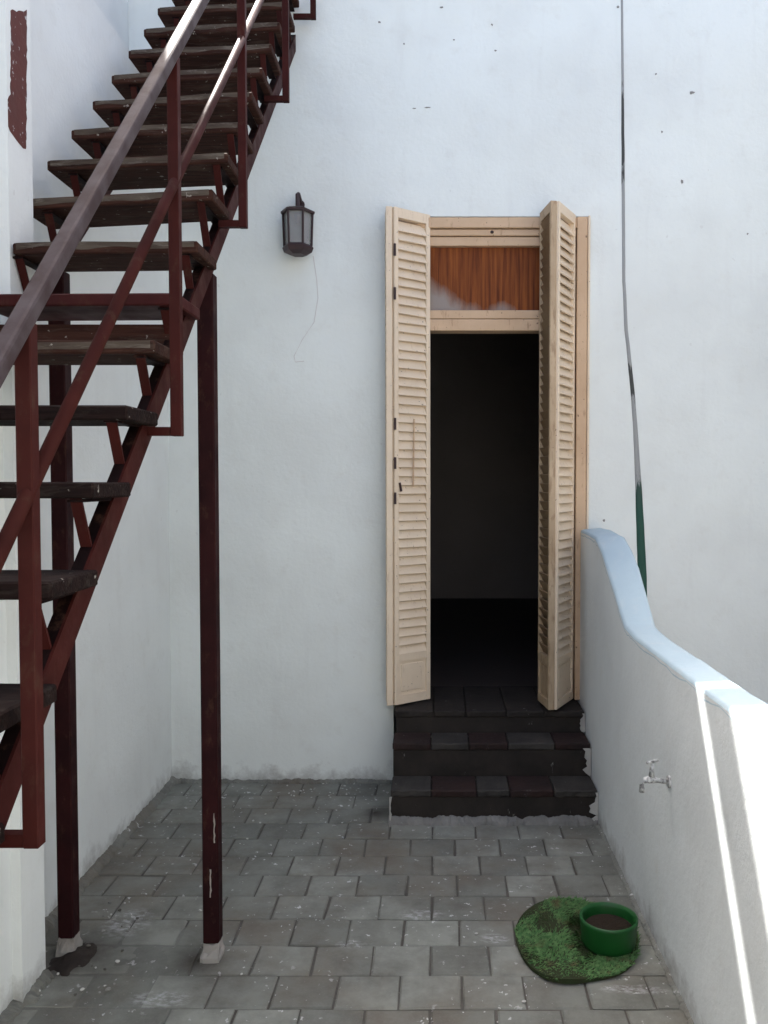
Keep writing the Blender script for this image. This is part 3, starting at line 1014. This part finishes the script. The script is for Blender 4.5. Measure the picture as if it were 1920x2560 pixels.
while cnt < 11000:
    a = rnd.uniform(0, 2 * math.pi)
    q = math.sqrt(rnd.random())
    x, y = mat_c.x + MX * mat_r(a) * q * math.cos(a), mat_c.y + MY * mat_r(a) * q * math.sin(a)
    cnt += 1
    if x > XP - .035 or (Vector((x, y, 0)) - bc).length < BR - .012:
        continue
    dens = noise.noise(Vector((x * 11, y * 8, 0))) + .45 * noise.noise(Vector((x * 30, y * 30, 4)))
    if dens < -.28 and rnd.random() < .85:
        continue
    h = rnd.uniform(.005, .013)
    dirx = noise.noise(Vector((x * 9, y * 9, 7))) * 4 + rnd.uniform(-.9, .9)
    lean = rnd.uniform(.6, 2.4) * h
    w = rnd.uniform(.0012, .0024)
    d = Vector((math.cos(dirx), math.sin(dirx), 0)); s = Vector((-d.y, d.x, 0))
    b0 = Vector((x, y, .010))
    v = [bm.verts.new(b0 - s * w), bm.verts.new(b0 + s * w), bm.verts.new(b0 + d * lean * .5 + s * w * .8 + Vector((0, 0, h * .7))), bm.verts.new(b0 + d * lean + Vector((0, 0, h)))]
    bm.faces.new((v[0], v[1], v[2])); bm.faces.new((v[0], v[2], v[3]))
tf = mesh_obj('turf_pile', bm, 'turf', mt)
tf['kind'] = 'stuff'

bow = empty('plastic_bowl', (bc.x, bc.y, .014), 'round green plastic bowl standing on the turf mat', 'bowl')
def lathe(name, prof, mat, parent, n=40):
    bm = bmesh.new()
    rings = []
    for r_, z in prof:
        rings.append([bm.verts.new((bc.x + r_ * math.cos(2 * math.pi * k / n), bc.y + r_ * math.sin(2 * math.pi * k / n), z)) for k in range(n)])
    for a, b in zip(rings, rings[1:]):
        for k in range(n):
            bm.faces.new((a[k], a[(k + 1) % n], b[(k + 1) % n], b[k]))
    bm.faces.new(rings[0][::-1]); bm.faces.new(rings[-1])
    o = mesh_obj(name, bm, mat, parent, True)
    return o
lathe('shell', [(.080, .014), (.088, .017), (.092, .030), (.097, .088), (.100, .099), (.100, .108), (.097, .112), (.091, .110), (.087, .099), (.085, .080), (.081, .052)], 'bowl', bow)
lathe('soil', [(.082, .056), (.0832, .072), (.079, .077), (.03, .081)], 'soil', bow)

# ------------------------------------------------------------------ rubble at the foot of the left post
def pebble(name, loc, s, mat, seed):
    bm = bmesh.new()
    bmesh.ops.create_icosphere(bm, subdivisions=2, radius=1)
    rnd = random.Random(seed)
    off = Vector((rnd.uniform(0, 9), rnd.uniform(0, 9), 0))
    for v in bm.verts:
        v.co *= 1 + .45 * noise.noise(v.co * 1.5 + off)
        v.co = Vector((v.co.x * s, v.co.y * s * .8, v.co.z * s * .55))
    o = mesh_obj(name, bm, mat)
    o.location = loc
    o.rotation_euler = (0, 0, rnd.uniform(0, 6))
    return o
rub = empty('soil_heap', (-1.2, 2.72, 0), 'low dark heap of soil and plaster crumbs around the left stair post', 'rubble')
bm = bmesh.new()
n = 26
grid = [[None] * (n + 1) for _ in range(n + 1)]
for i in range(n + 1):
    for j in range(n + 1):
        u, v = -1 + 2 * i / n, -1 + 2 * j / n
        x, y = -1.225 + .095 * u, 2.775 + .14 * v
        e = max(0, 1 - (u * u + v * v) ** .5 * (1 + .3 * noise.noise(Vector((u * 3, v * 3, 0)))))
        z = -.012 + .036 * e + .012 * e * noise.noise(Vector((x * 40, y * 40, 1)))
        grid[i][j] = bm.verts.new((x, y, z))
for i in range(n):
    for j in range(n):
        bm.faces.new((grid[i][j], grid[i + 1][j], grid[i + 1][j + 1], grid[i][j + 1]))
mesh_obj('soil', bm, 'heap', rub, True)
rnd = random.Random(77)
for i in range(26):
    x = rnd.uniform(-1.25, -1.02); y = rnd.uniform(2.55, 3.15)
    o = pebble('crumb', (x, y, rnd.uniform(.004, .012)), rnd.uniform(.003, .009), rnd.choice(['plaster_crumb', 'mortar', 'mortar', 'joint']), i)
    o.parent = rub
    o.matrix_parent_inverse = Matrix.Translation(rub.location).inverted()
deb = bpy.data.objects.new('plaster_flakes', None)
bm = bmesh.new()
rnd = random.Random(78)
for i in range(150):
    x = rnd.uniform(-1.36, .70)
    y = rnd.choice([rnd.uniform(4.20, 4.42), rnd.uniform(2.4, 4.4), rnd.uniform(3.6, 4.4)])
    if y > 3.84 and x > -.24:
        continue
    s = rnd.uniform(.003, .009)
    bmesh.ops.create_icosphere(bm, subdivisions=1, radius=1, matrix=Matrix.Translation((x, y, s * .25)) @ Matrix.Rotation(rnd.uniform(0, 3), 4, 'Z') @ Matrix.Diagonal((s, s * .7, s * .4, 1)))
bpy.data.objects.remove(deb)
fl = mesh_obj('plaster_flakes', bm, 'plaster_crumb')
fl['kind'] = 'stuff'
fl['label'] = 'small white plaster flakes scattered over the pavers'
fl['category'] = 'debris'

# ------------------------------------------------------------------ building across the yard, behind the viewer
ob = box('opposite_building', -6, 6, -5.5, -2.6, -.05, 3.6, 'render')
tag(ob, 'plain rendered building across the yard behind the viewer', 'building')
nb_ = box('sky_blocker', 2.35, 6.0, -5.5, 4.40, -.05, 4.3, 'render')  # added out of view to block sky and dim the right side
tag(nb_, 'plain unseen block added beyond the parapet on the right to cut the sky light', 'building')
